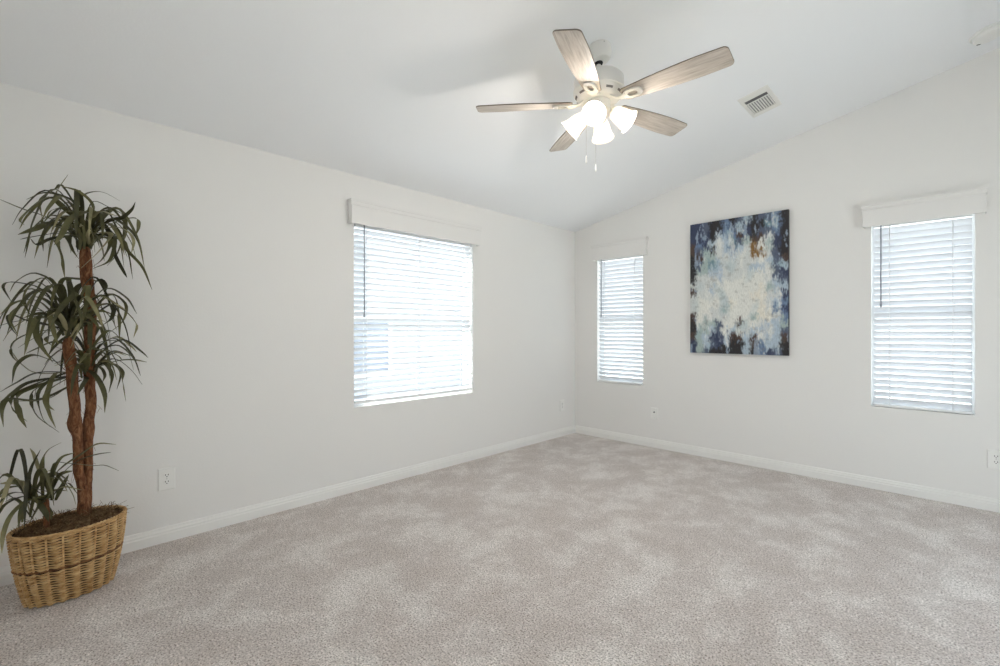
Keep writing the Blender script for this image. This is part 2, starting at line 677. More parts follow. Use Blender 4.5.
H_ = WIN1[3] - WIN1[2]
w1 = WIN1[1] - WIN1[0]
c1 = (WIN1[0] + WIN1[1]) / 2
make_window(1, (0, c1, WIN1[2]), pi / 2, w1, WIN1[2], WIN1[3])
make_window(2, ((WIN2[0] + WIN2[1]) / 2, 0, WIN2[2]), 0, WIN2[1] - WIN2[0], WIN2[2], WIN2[3])
make_window(3, ((WIN3[0] + WIN3[1]) / 2, 0, WIN3[2]), 0, WIN3[1] - WIN3[0], WIN3[2], WIN3[3])
T1, T2, T3 = R(-36), R(-50), R(-53)
make_blind((0, c1, WIN1[2]), pi / 2, w1, H_, T1, 'wide white slatted window blind in the left wall, near the plant', -w1 / 2 + 0.085, 0.66, (-w1 / 2 + 0.11, 0.0, w1 / 2 - 0.11), 0.022)
w2 = WIN2[1] - WIN2[0]
make_blind(((WIN2[0] + WIN2[1]) / 2, 0, WIN2[2]), 0, w2, H_, T2, 'narrow white slatted window blind nearest the room corner, left of the painting', -w2 / 2 + 0.06, 0.60, (-w2 / 2 + 0.10, w2 / 2 - 0.10))
w3 = WIN3[1] - WIN3[0]
make_blind(((WIN3[0] + WIN3[1]) / 2, 0, WIN3[2]), 0, w3, H_, T3, 'narrow white slatted window blind right of the painting', -w3 / 2 + 0.06, 0.58, (-w3 / 2 + 0.11, w3 / 2 - 0.11))
make_valance((0, c1, 2.052), pi / 2, 1.33, 0.186, 'long white box valance above the wide window in the left wall')
make_valance((0.612, 0, 2.052), 0, 0.675, 0.188, 'short white box valance over the narrow window nearest the corner')
make_valance((3.108, 0, 2.046), 0, 0.67, 0.178, 'short white box valance over the narrow window right of the painting')

m = M['slot'] = mat('slot_grey', (0.20, 0.19, 0.18), 0.7)
v = coords(m)
bump(m, noise_n(m, v, 50, 1), 0.05, 0.0005)
m = M['duct'] = mat('duct_shadow_grey', (0.30, 0.30, 0.31), 0.8)
v = coords(m)
bump(m, noise_n(m, v, 50, 1), 0.05, 0.0005)
m = M['duct_grey'] = mat('damper_grey', (0.12, 0.12, 0.12), 0.5)
v = coords(m)
bump(m, noise_n(m, v, 50, 1), 0.05, 0.0005)

# ------------------------------------------------------------ ceiling fan
FZ = ceil_z(FAN[0])
fan = tag(empty('ceiling_fan', (FAN[0], FAN[1], FZ)), 'white five-blade ceiling fan with washed oak blades and four lit glass lamps', 'ceiling fan')
TILT = Matrix.Rotation(-math.atan(SL), 4, 'Y')
mb = MB()
mb.lathe([(0.0, 0.0), (0.066, 0.0), (0.068, -0.006), (0.066, -0.04), (0.060, -0.062), (0.046, -0.078), (0.026, -0.082), (0.0, -0.082)], 40, TILT)
can = mb.build('canopy', M['metal_white'], fan, smooth=35)
for a in (0.4, 0.4 + pi / 2, 0.4 + pi, 0.4 + 1.5 * pi):
    mt = TILT @ Matrix.Rotation(a + 0.6, 4, 'Z') @ Matrix.Translation((0.0675, 0, -0.014)) @ Matrix.Rotation(pi / 2, 4, 'Y')
    mb = MB()
    mb.lathe([(0.0, -0.002), (0.004, -0.002), (0.004, 0.001), (0.0, 0.0022)], 10, mt)
    mb.build('screw', M['steel'], can, smooth=40)


def fz(z):
    return z - FZ


mb = MB()
mb.tube([(0, 0, -0.05), (0, 0, fz(2.68))], 0.0127, 16)
mb.build('downrod', M['metal_white'], fan, smooth=40)
mb = MB()
mb.lathe([(0.0, -0.012), (0.020, -0.010), (0.024, 0.0), (0.020, 0.010), (0.0, 0.012)], 20, Matrix.Translation((0, 0, -0.084)))
mb.build('hanger_ball', M['dark'], fan, smooth=40)
mb = MB()
mb.lathe([(0.0, fz(2.705)), (0.022, fz(2.705)), (0.024, fz(2.675)), (0.05, fz(2.668)), (0.105, fz(2.664)), (0.128, fz(2.658)), (0.138, fz(2.646)),
          (0.139, fz(2.590)), (0.142, fz(2.588)), (0.142, fz(2.576)), (0.137, fz(2.572)),
          (0.132, fz(2.560)), (0.118, fz(2.540)), (0.098, fz(2.528)), (0.060, fz(2.524)), (0.0, fz(2.524))], 56)
mot = mb.build('motor_housing', M['metal_white'], fan, smooth=28)
# vent slots on the sloped lower bowl
for k in range(10):
    a = 2 * pi * k / 10 + 0.1
    mb = MB()
    r0, r1 = 0.1335, 0.1185
    n_ = 5
    vs = []
    for j in range(n_):
        aa = a + (j - 2) * 0.075
        for r_, z_ in ((0.1305, 2.5535), (0.1235, 2.5445)):
            for off in (0.0008, -0.003):
                vs.append(((r_ + off) * cos(aa), (r_ + off) * sin(aa), fz(z_) - off * 0.8))
    fs = []
    for j in range(n_ - 1):
        p, q = j * 4, j * 4 + 4
        fs += [(p, q, q + 2, p + 2), (p + 1, p + 3, q + 3, q + 1), (p, p + 1, q + 1, q), (p + 2, q + 2, q + 3, p + 3)]
    fs += [(0, 2, 3, 1), ((n_ - 1) * 4, (n_ - 1) * 4 + 1, (n_ - 1) * 4 + 3, (n_ - 1) * 4 + 2)]
    mb.add(vs, fs)
    mb.build('vent_slot', M['slot'], mot)
mb = MB()
mb.lathe([(0.0, fz(2.526)), (0.062, fz(2.526)), (0.066, fz(2.520)), (0.064, fz(2.486)), (0.058, fz(2.478)), (0.072, fz(2.474)), (0.074, fz(2.462)), (0.062, fz(2.448)), (0.030, fz(2.436)), (0.012, fz(2.430)), (0.008, fz(2.420)), (0.0, fz(2.418))], 40)
mb.build('switch_housing', M['metal_white'], fan, smooth=30)


def blade_outline():
    r0, r1 = 0.160, 0.692
    pts = []
    N = 14
    wid = lambda t: 0.047 + 0.024 * math.sin(min(1, t * 1.25) * pi / 2) - 0.004 * max(0, (t - 0.8) / 0.2)
    low = [(r0 + (r1 - 0.03 - r0) * i / N, -wid(i / N)) for i in range(N + 1)]
    wt = wid(1.0)
    rc = 0.026
    c = []
    for i in range(1, 7):
        a = -pi / 2 + pi / 2 * i / 6
        c.append((r1 - rc + rc * cos(a), -wt + rc + rc * sin(a)))
    c2 = [(x, -y) for x, y in c[::-1]]
    up = [(x, -y) for x, y in low[::-1]]
    root = [(r0 - 0.012, 0.036), (r0 - 0.016, 0.0), (r0 - 0.012, -0.036)]
    return low + c + c2 + up + root


BLADE = blade_outline()


def make_blade_iron(parent, ang):
    base = Matrix.Rotation(ang, 4, 'Z')
    mb = MB()
    # curved arm from motor underside to the blade root
    n_ = 12
    sect = []
    for i in range(n_ + 1):
        t = i / n_
        r = 0.085 + 0.085 * t
        z = 2.524 - 0.010 * math.sin(t * pi) - 0.020 * t
        wd = 0.030 - 0.016 * math.sin(t * pi) + 0.004 * t
        sect.append((r, wd, fz(z)))
    vs, fs = [], []
    for r, wd, z in sect:
        vs += [(r, -wd, z), (r, wd, z), (r, wd * 0.9, z + 0.008), (r, -wd * 0.9, z + 0.008)]
    for i in range(n_):
        p, q = i * 4, i * 4 + 4
        for j in range(4):
            fs.append((p + j, p + (j + 1) % 4, q + (j + 1) % 4, q + j))
    fs += [(3, 2, 1, 0), (n_ * 4, n_ * 4 + 1, n_ * 4 + 2, n_ * 4 + 3)]
    mb.add(vs, fs, base)
    # rounded mounting pad ring under the blade with an open middle
    pitch = base @ Matrix.Translation((0, 0, fz(2.516))) @ Matrix.Rotation(R(-12), 4, 'X')
    K = 28
    vs, fs = [], []
    for i in range(K):
        a = 2 * pi * i / K
        ex = 0.052 * (abs(cos(a)) ** 0.8) * (1 if cos(a) >= 0 else -1)
        ey = 0.034 * (abs(sin(a)) ** 0.8) * (1 if sin(a) >= 0 else -1)
        for s, z in ((1.0, -0.013), (1.0, -0.0045), (0.55, -0.0045), (0.50, -0.013)):
            vs.append((0.205 + ex * s, ey * s, z))
    for i in range(K):
        j = (i + 1) % K
        for q in range(4):
            fs.append((i * 4 + q, j * 4 + q, j * 4 + (q + 1) % 4, i * 4 + (q + 1) % 4))
    mb.add(vs, fs, pitch)
    for x, y in ((0.176, 0.0), (0.222, 0.024), (0.222, -0.024)):
        mb.lathe([(0.0, -0.0155), (0.005, -0.0145), (0.0055, -0.012), (0.0, -0.012)], 10, pitch @ Matrix.Translation((x, y, 0)))
    return mb.build('blade_iron', M['metal_white'], parent, smooth=35)


def make_blade(parent, ang):
    # the blade mesh is laid along its own X so the grain follows it
    o = MB().prism(BLADE, -0.0035, 0.0035).build('blade', M['blade'], parent, bevel=0.0015)
    o.matrix_local = Matrix.Translation((0, 0, fz(2.516))) @ Matrix.Rotation(ang, 4, 'Z') @ Matrix.Rotation(R(-12), 4, 'X')
    o.data.materials.append(M['blade_edge'])
    for p in o.data.polygons:
        if abs(p.normal.z) < 0.5:
            p.material_index = 1
    return o


for k in range(5):
    a = R(3.2 + 72 * k)
    make_blade_iron(fan, a)
    make_blade(fan, a)

SHADE_PROF = [(0.026, 0.0), (0.034, -0.006), (0.042, -0.025), (0.047, -0.050), (0.051, -0.076), (0.058, -0.098), (0.066, -0.112),
              (0.063, -0.1125), (0.0545, -0.098), (0.0475, -0.076), (0.0435, -0.050), (0.0385, -0.026), (0.031, -0.009), (0.023, -0.003)]
for k in range(4):
    a = R(-66 + 90 * k)
    az = Matrix.Rotation(a, 4, 'Z')
    sock = az @ Matrix.Translation((0.080, 0, fz(2.456))) @ Matrix.Rotation(R(-51), 4, 'Y')
    mb = MB()
    mb.tube([(0.045, 0, fz(2.474)), (0.060, 0, fz(2.471)), (0.071, 0, fz(2.464)), (0.084, 0, fz(2.453))], 0.010, 12, mtx=az)
    mb.lathe([(0.0, 0.012), (0.020, 0.010), (0.029, 0.0), (0.030, -0.012), (0.026, -0.014), (0.0, -0.014)], 24, sock)
    mb.build('lamp_arm', M['metal_white'], fan, smooth=40)
    mb = MB()
    mb.lathe(SHADE_PROF, 40, sock, caps=False)
    n0 = len(SHADE_PROF)
    sh = mb.build('lamp_shade', M['shade'], fan, smooth=True)
    mb = MB()
    mb.lathe([(0.0, -0.014), (0.012, -0.016), (0.013, -0.030), (0.020, -0.048), (0.026, -0.064), (0.024, -0.080), (0.014, -0.092), (0.0, -0.096)], 24, sock)
    mb.build('bulb', M['bulb'], sh, smooth=True)
    ld = bpy.data.lights.new('bulb_light', 'POINT')
    ld.energy = BULB_POWER
    ld.color = BULB_COLOR
    ld.shadow_soft_size = 0.045
    lo = bpy.data.objects.new('bulb_light', ld)
    lo.matrix_local = sock @ Matrix.Translation((0, 0, -0.085))
    lo.parent = fan
    COL.objects.link(lo)

# two pull chains (screen-left and centre), on the camera side of the switch housing
for lx, ly, zb in ((0.026, -0.0700, 2.150), (-0.048, -0.052, 2.222)):
    mb = MB()
    zt = 2.468
    nn = 44
    mb.tube([(lx * 0.86, ly * 0.86, fz(zt)), (lx, ly, fz(zt - 0.004)), (lx, ly, fz(zb))], 0.0011, 6)
    for i in range(nn):
        z = zt - 0.006 - (zt - 0.006 - zb) * i / nn
        mb.lathe([(0.0, -0.0018), (0.0018, 0.0), (0.0, 0.0018)], 6, Matrix.Translation((lx, ly, fz(z))))
    ch = mb.build('pull_chain', M['steel'], fan, smooth=True)
    mb = MB()
    mb.lathe([(0.0, 0.0), (0.002, -0.002), (0.003, -0.012), (0.0042, -0.030), (0.004, -0.040), (0.0025, -0.044), (0.0, -0.045)], 12, Matrix.Translation((lx, ly, fz(zb))))
    mb.build('pull_knob', M['metal_white'], ch, smooth=True)

# ------------------------------------------------------------ ceiling register and smoke detector (set on the slope)
SA = -math.atan(SL)
vx, vy = 2.275, -0.888
vent = tag(empty('ceiling_vent', (vx, vy, ceil_z(vx)), rot=(0, SA, 0)), 'small white louvred air register on the sloped ceiling right of the fan', 'air vent')
mb = MB()
ox, oy, ix, iy = 0.100, 0.190, 0.074, 0.122
# bevelled frame of four mitred sides; local Z down into the room is negative
def ringq(a, b, za, zb):
    (ax, ay), (bx, by) = a, b
    A = [(-ax, -ay, za), (ax, -ay, za), (ax, ay, za), (-ax, ay, za)]
    B = [(-bx, -by, zb), (bx, -by, zb), (bx, by, zb), (-bx, by, zb)]
    return A + B, [(i, (i + 1) % 4, 4 + (i + 1) % 4, 4 + i) for i in range(4)]
for a_, b_, za, zb in (((ox, oy), (ox - 0.004, oy - 0.004), 0.0, -0.005), ((ox - 0.004, oy - 0.004), (ix + 0.004, iy + 0.004), -0.005, -0.010), ((ix + 0.004, iy + 0.004), (ix, iy), -0.010, -0.010), ((ix, iy), (ix, iy), -0.010, 0.0)):
    mb.add(*ringq(a_, b_, za, zb))
mb.build('vent_frame', M['metal_white'], vent)
mb = MB()
mb.box((-ix, -iy, -0.003), (ix, iy, -0.0005))
mb.build('duct_back', M['duct'], vent)
mb = MB()
mb.box((-ix, -0.075, -0.010), (ix, -0.064, -0.004))
for i in range(9):
    x = -ix + 0.008 + (2 * ix - 0.016) * i / 8
    mt = Matrix.Translation((x, 0.029, -0.0075)) @ Matrix.Rotation(R(16), 4, 'Y')
    mb.box((-0.0052, -0.093, -0.0006), (0.0052, 0.093, 0.0006), mt)
mb.build('louvers', M['metal_white'], vent)
mb = MB()
mb.box((-ix, -iy, -0.0062), (ix, -0.075, -0.0045))
for i in range(7):
    x = -ix + 0.012 + (2 * ix - 0.024) * i / 6
    mb.box((x - 0.002, -iy, -0.0075), (x + 0.002, -0.075, -0.0062))
mb.build('damper', M['duct_grey'], vent)

sx_, sy_ = 3.440, -0.327
sd = tag(empty('smoke_detector', (sx_, sy_, ceil_z(sx_)), rot=(0, SA, 0)), 'round white smoke detector on the ceiling at the upper right corner', 'smoke detector')
mb = MB()
mb.lathe([(0.0, 0.0), (0.088, 0.0), (0.089, -0.006), (0.085, -0.012), (0.0, -0.012)], 48)
mb.build('mounting_base', M['plate'], sd, smooth=30)
mb = MB()
mb.lathe([(0.0, -0.012), (0.076, -0.012), (0.078, -0.020), (0.074, -0.034), (0.062, -0.042), (0.030, -0.045), (0.0, -0.045)], 48)
cv = mb.build('cover', M['plate'], sd, smooth=30)
mb = MB()
mb.lathe([(0.0, -0.047), (0.014, -0.0465), (0.015, -0.044), (0.0, -0.044)], 20, Matrix.Translation((0.0, 0.0, 0)))
mb.build('test_button', M['plate'], cv, smooth=40)
mb = MB()
mb.box((-0.010, -0.003, -0.0445), (0.010, 0.003, -0.040), Matrix.Translation((-0.050, 0.030, 0.0)) @ Matrix.Rotation(R(35), 4, 'Z'))
mb.build('horn_slot', M['dark'], cv)

# ------------------------------------------------------------ painting
PW, PH = 0.849, 1.270
PAL = {'K': (44, 42, 44), 'N': (56, 64, 90), 'B': (106, 126, 156), 'L': (174, 190, 203), 'G': (164, 180, 178), 'W': (222, 223, 217),
       'C': (224, 220, 208), 'O': (128, 94, 48), 'D': (78, 62, 56), 'T': (112, 140, 152), 'S': (84, 94, 114), 'V': (206, 210, 208)}
GRID = ["NNSKKBKSLKSSBK", "NNSKKBNLNKKTBK", "NNNKLLBDNKSSBK", "DBNLVLTSGDDVNK", "DSGKVLBLVOWGNK", "KDGGVVLVVOOVSK", "KSGTLVVVVVWLSD",
        "KGGLLVVVVLLVSL", "KVVVLVVVWWWVSN", "VVVVVWWWWWWVLS", "DVVLWWWWWWCGLL", "VWVVWVWWWCCVVN", "VWWWWVCWWWCVLB", "VWWVVGWWWWCVBN",
        "DWVVVVWWWGCCVB", "KWGGSWWDWWVLLG", "KGGLSWLWVLLVLS", "DGLNNLDDLDVLLD", "NGLSNLKKLDBLLK", "NGSKKKKKLKBNSK"]
GV = [[Vector(lin(*PAL[ch])) for ch in row] for row in GRID]


def pigment(u, w):
    # u right, w down, both 0..1
    p = Vector((u * 9.0, w * 9.0, 3.1))
    du = noise.noise(Vector((u * 26, w * 20, 1.0))) * 0.035 + noise.noise(Vector((u * 80, w * 60, 5.0))) * 0.026
    dw = noise.noise(Vector((u * 26, w * 12, 9.0))) * 0.035 + noise.noise(Vector((u * 100, w * 20, 2.0))) * 0.040 + noise.noise(Vector((u * 60, w * 60, 2.5))) * 0.02
    gx = min(max((u + du) * 14 - 0.5, 0), 12.999)
    gy = min(max((w + dw) * 20 - 0.5, 0), 18.999)
    i, j = int(gx), int(gy)
    s = lambda t: t * t * (3 - 2 * t)
    fx, fy = s(s(gx - i)), s(s(gy - j))
    c = (GV[j][i] * (1 - fx) + GV[j][i + 1] * fx) * (1 - fy) + (GV[j + 1][i] * (1 - fx) + GV[j + 1][i + 1] * fx) * fy
    # scraped flecks: pale over dark, grey over pale, in short vertical and horizontal drags
    lum = (c.x + c.y + c.z) / 3
    f = 1.5 * noise.fractal(Vector((u * 15.3 + 0.37, w * 8.1 + 0.21, 7.3)), 0.7, 2.17, 5)
    g = 1.5 * noise.fractal(Vector((u * 16.3 + 0.4, w * 34.1 + 0.2, 12.4)), 0.7, 2.13, 5)
    k = noise.noise(Vector((u * 7, w * 7, 20.0)))
    if lum < 0.22:
        c = c.lerp(Vector(lin(168, 186, 206)), max(0.0, min(0.6, (f - 0.42 + 0.3 * k) * 1.6)))
    else:
        c = c.lerp(Vector(lin(128, 126, 118)), max(0.0, min(0.35, (-g - 0.62 + 0.35 * k) * 0.9)))
        c = c.lerp(Vector(lin(232, 232, 226)), max(0.0, min(0.6, (f - 0.30) * 0.9)))
        c = c.lerp(Vector(lin(150, 180, 190)), max(0.0, min(0.35, (k - 0.15) * 0.9)))
    return c


art = tag(empty('wall_painting', (1.8405, 0, 1.655)), 'tall abstract canvas in cream, navy and brown on the back wall between two windows', 'painting')
nx, nz = 150, 224
vs, fs, cols = [], [], []
D0 = -0.036
for j in range(nz + 1):
    for i in range(nx + 1):
        u, w = i / nx, j / nz
        vs.append(((u - 0.5) * PW, D0, (0.5 - w) * PH))
        cols.append(pigment(u, w))
for j in range(nz):
    for i in range(nx):
        a = j * (nx + 1) + i
        fs.append((a, a + nx + 1, a + nx + 2, a + 1))
pm = MB().add(vs, fs).build('painted_face', M['paint'], art, fix=False)
ca = pm.data.color_attributes.new('pigment', 'FLOAT_COLOR', 'POINT')
for i, c in enumerate(cols):
    ca.data[i].color = (c.x, c.y, c.z, 1)
mb = MB()
mb.box((-PW / 2, D0 + 0.0006, -PH / 2), (PW / 2, -0.002, PH / 2))
mb.build('stretched_canvas', M['canvas_side'], art)


# ------------------------------------------------------------ outlets (local X along wall, local -Y into the room)
def plate_mesh(mb, w, h, t=0.006):
    mb.add([(-w / 2, 0, -h / 2), (w / 2, 0, -h / 2), (w / 2, 0, h / 2), (-w / 2, 0, h / 2),
            (-w / 2 + 0.004, -t, -h / 2 + 0.004), (w / 2 - 0.004, -t, -h / 2 + 0.004), (w / 2 - 0.004, -t, h / 2 - 0.004), (-w / 2 + 0.004, -t, h / 2 - 0.004)],
           [(3, 2, 1, 0), (4, 5, 6, 7), (0, 1, 5, 4), (1, 2, 6, 5), (2, 3, 7, 6), (3, 0, 4, 7)])


def outlet(loc, rz, label, w=0.086, h=0.132):
    o = tag(empty('wall_outlet', loc, rz), label, 'outlet', 'white duplex wall outlets')
    mb = MB()
    plate_mesh(mb, w, h)
    mb.build('cover_plate', M['plate'], o, bevel=0.001)
    for s in (1, -1):
        mb = MB()
        pts = []
        for i in range(24):
            a = 2 * pi * i / 24
            pts.append((0.0165 * cos(a), max(-0.0135, min(0.0135, 0.0165 * sin(a)))))
        mt = Matrix.Translation((0, -0.0055, s * 0.0195)) @ Matrix.Rotation(pi / 2, 4, 'X')
        mb.prism(pts, 0.0, 0.0025, mt)
        rc = mb.build('receptacle', M['plate'], o)
        mb = MB()
        for xx in (-0.0068, 0.0068):
            mb.box((xx - 0.0017, -0.0085, s * 0.0195 + 0.0005), (xx + 0.0017, -0.0076, s * 0.0195 + 0.0085))
        mb.lathe([(0.0, 0.0), (0.0028, 0.0), (0.0028, 0.0007), (0.0, 0.0007)], 10, Matrix.Translation((0, -0.0076, s * 0.0195 - 0.0065)) @ Matrix.Rotation(pi / 2, 4, 'X'))
        mb.build('slots', M['dark'], rc)
    mb = MB()
    mb.lathe([(0.0, 0.0), (0.0032, 0.0), (0.0028, 0.0012), (0.0, 0.0016)], 12, Matrix.Translation((0, -0.0058, 0)) @ Matrix.Rotation(pi / 2, 4, 'X'))
    mb.build('screw', M['steel'], o, smooth=40)
    return o


outlet((0, -4.082, 0.368), pi / 2, 'white duplex outlet on the left wall beside the potted plant')
outlet((0, -0.262, 0.358), pi / 2, 'white outlet on the left wall close to the far room corner')
outlet((3.490, 0, 0.356), 0, 'white duplex outlet low on the back wall at the right edge of the photo')
jk = tag(empty('cable_jack', (1.022, 0, 0.360)), 'white cable jack plate low on the back wall below and left of the painting', 'wall jack')
mb = MB()
plate_mesh(mb, 0.080, 0.122)
mb.build('cover_plate', M['plate'], jk, bevel=0.001)
mb = MB()
mb.lathe([(0.0, 0.0), (0.0085, 0.0), (0.0085, 0.003), (0.0055, 0.0035), (0.0055, 0.011), (0.0, 0.011)], 6, Matrix.Translation((0, -0.0055, 0.014)) @ Matrix.Rotation(pi / 2, 4, 'X'))
mb.build('connector', M['dark'], jk)
for s in (1, -1):
    mb = MB()
    mb.lathe([(0.0, 0.0), (0.0032, 0.0), (0.0028, 0.0012), (0.0, 0.0016)], 12, Matrix.Translation((0, -0.0058, s * 0.045)) @ Matrix.Rotation(pi / 2, 4, 'X'))
    mb.build('screw', M['steel'], jk, smooth=40)

# ------------------------------------------------------------ plant in its wicker basket
BX, BY, BROT = 0.342, -4.507, R(10)
plant = tag(empty('potted_plant', (BX, BY, 0)), 'tall artificial dracaena with drooping strap leaves in an oval wicker basket', 'plant')
HB = 0.335


def bpt(t, h, off=0.0):
    # point on the basket wall; t around, h 0..1 up
    a = 0.152 + (0.201 - 0.152) * h ** 0.9 + 0.006 * sin(h * pi) + off
    b = 0.094 + (0.146 - 0.094) * h ** 0.9 + 0.006 * sin(h * pi) + off
    ex, ey = b * cos(t), a * sin(t)
    return Vector((ex * cos(BROT) - ey * sin(BROT) - 0.030 * (1 - h), ex * sin(BROT) + ey * cos(BROT) + 0.002 * (1 - h), 0.004 + h * HB))


bk = MB()
# wall core that the strands weave round
n_ = 72
vs, fs = [], []
levels = [i / 12 for i in range(13)]
for h in levels:
    for i in range(n_):
        vs.append(bpt(2 * pi * i / n_, h * 0.985, -0.004))
for q in range(12):
    for i in range(n_):
        j = (i + 1) % n_
        fs.append((q * n_ + i, q * n_ + j, (q + 1) * n_ + j, (q + 1) * n_ + i))
for h in levels[::-1]:
    for i in range(n_):
        vs.append(bpt(2 * pi * i / n_, h * 0.985, -0.009))
for q in range(12, 25):
    for i in range(n_):
        j = (i + 1) % n_
        fs.append((q * n_ + i, q * n_ + j, ((q + 1) % 26) * n_ + j, ((q + 1) % 26) * n_ + i))
for i in range(n_):
    j = (i + 1) % n_
    fs.append((25 * n_ + i, 25 * n_ + j, j, i))
bk.add(vs, fs)
fs2 = [list(range(n_))]
bk.add([bpt(2 * pi * i / n_, 0.01, -0.006) for i in range(n_)], fs2)
bask = bk.build('basket', M['liner'], plant, smooth=40)

NST = 22


def strand(mb, h, phase, off, amp, rv, rva, rr, slant, wob):
    # one flattened willow strand running round the basket
    nn = NST * 8
    K = 6
    vs, fs = [], []
    for i in range(nn):
        t = 2 * pi * i / nn
        c_ = cos(NST * t + phase)
        p = bpt(t, h, off + amp * c_)
        o_ = (bpt(t, h, off + 0.01) - bpt(t, h, off)).normalized()
        p.z += slant * sin(NST * t + phase) + 0.0012 * noise.noise(Vector((cos(t) * 6, sin(t) * 6, wob)))
        r_ = rv + rva * c_
        for q in range(K):
            a = 2 * pi * q / K
            vs.append(p + o_ * (rr * cos(a)) + Vector((0, 0, r_ * sin(a))))
    for i in range(nn):
        i2 = (i + 1) % nn
        for q in range(K):
            q2 = (q + 1) % K
            fs.append((i * K + q, i2 * K + q, i2 * K + q2, i * K + q2))
    mb.add(vs, fs)


mb = MB()
rows = 26
for r_ in range(rows):
    h = 0.022 + 0.945 * r_ / (rows - 1)
    if abs(h - 0.52) < 0.02:
        continue
    strand(mb, h, 0.14 * r_, 0.003, 0.0042, 0.0046, 0.0017, 0.0028, 0.0013, r_ * 1.7)
mb.build('weave', M['wicker'], bask, smooth=True)
mb = MB()
for k in range(NST):
    t = 2 * pi * k / NST
    mb.tube([bpt(t, h, 0.0005) for h in (0.0, 0.2, 0.4, 0.6, 0.8, 1.0)], 0.0042, 6)
mb.build('stakes', M['wicker'], bask, smooth=True)
mb = MB()
for ph in (0, 1):
    nn = 200
    pts = [bpt(2 * pi * i / nn, 0.52 + 0.008 * sin(2 * pi * i / nn * 34 + ph * pi), 0.003 + 0.0045 * cos(2 * pi * i / nn * 34 + ph * pi)) for i in range(nn)]
    mb.tube(pts, 0.0034, 6, closed=True)
mb.build('woven_band', M['wicker_dark'], bask, smooth=True)
mb = MB()
for ph in range(3):
    nn = 260
    pts = [bpt(2 * pi * i / nn, 1.0 + 0.016 * sin(2 * pi * i / nn * 26 + ph * 2 * pi / 3), 0.0 + 0.005 * cos(2 * pi * i / nn * 26 + ph * 2 * pi / 3)) for i in range(nn)]
    mb.tube(pts, 0.0042, 6, closed=True)
mb.build('rim', M['wicker'], bask, smooth=True)

# mossy soil: lumpy disc plus loose fibres
rng = random.Random(11)
mb = MB()
vs, fs = [], []
nr, na = 14, 60
for q in range(nr + 1):
    f_ = q / nr
    for i in range(na):
        t = 2 * pi * i / na
        e = bpt(t, 0.93, -0.010)
        c0 = bpt(t, 0.93, -0.010)
        x, y = e.x * f_, e.y * f_
        z = 0.326 + 0.026 * (1 - f_ ** 2) + 0.012 * noise.noise(Vector((x * 22, y * 22, 1))) + 0.008 * noise.noise(Vector((x * 60, y * 60, 3)))
        vs.append((x, y, z))
for q in range(nr):
    for i in range(na):
        j = (i + 1) % na
        fs.append((q * na + i, q * na + j, (q + 1) * na + j, (q + 1) * na + i))
mb.add(vs, fs)
vb = [(p[0], p[1], p[2] - 0.03) for p in vs[-na:]]
mb.add(vs[-na:] + vb, [(i, (i + 1) % na, na + (i + 1) % na, na + i) for i in range(na)] + [[na + i for i in range(na)]])
for k in range(900):
    t = rng.uniform(0, 2 * pi)
    f_ = math.sqrt(rng.uniform(0.02, 1.0))
    e = bpt(t, 0.95, -0.006)
    p = Vector((e.x * f_, e.y * f_, 0.334 + 0.024 * (1 - f_ ** 2)))
    d_ = Vector((rng.uniform(-1, 1), rng.uniform(-1, 1), rng.uniform(0.0, 0.9))).normalized()
    L_ = rng.uniform(0.02, 0.055)
    bend = Vector((rng.uniform(-1, 1), rng.uniform(-1, 1), rng.uniform(-0.9, 0.1))) * 0.5
    pts = [p + d_ * (L_ * s) + bend * (L_ * s * s) for s in (0, 0.33, 0.66, 1.0)]
    mb.tube(pts, rng.uniform(0.0006, 0.0013), 3)
moss = mb.build('moss', M['moss'], plant, smooth=40)
moss['label'] = 'dry brown moss filling the basket'

TRUNK_PATHS = {'A': [(0.29, -4.451, 0.307), (0.288, -4.445, 0.465), (0.287, -4.443, 0.547), (0.285, -4.443, 0.654), (0.284, -4.443, 0.722), (0.282, -4.44, 0.8), (0.281, -4.432, 0.877), (0.279, -4.436, 0.956), (0.278, -4.439, 1.034), (0.276, -4.437, 1.191), (0.275, -4.434, 1.348), (0.273, -4.448, 1.504), (0.272, -4.452, 1.602), (0.27, -4.45, 1.646)], 'B': [(0.31, -4.461, 0.315), (0.311, -4.466, 0.49), (0.312, -4.479, 0.561), (0.313, -4.481, 0.661), (0.314, -4.483, 0.734), (0.315, -4.493, 0.788), (0.315, -4.491, 0.859), (0.316, -4.499, 0.964), (0.317, -4.502, 1.041), (0.318, -4.51, 1.117), (0.319, -4.515, 1.164), (0.32, -4.518, 1.211)], 'C': [(0.37, -4.59, 0.348), (0.365, -4.589, 0.424), (0.36, -4.59, 0.477)]}
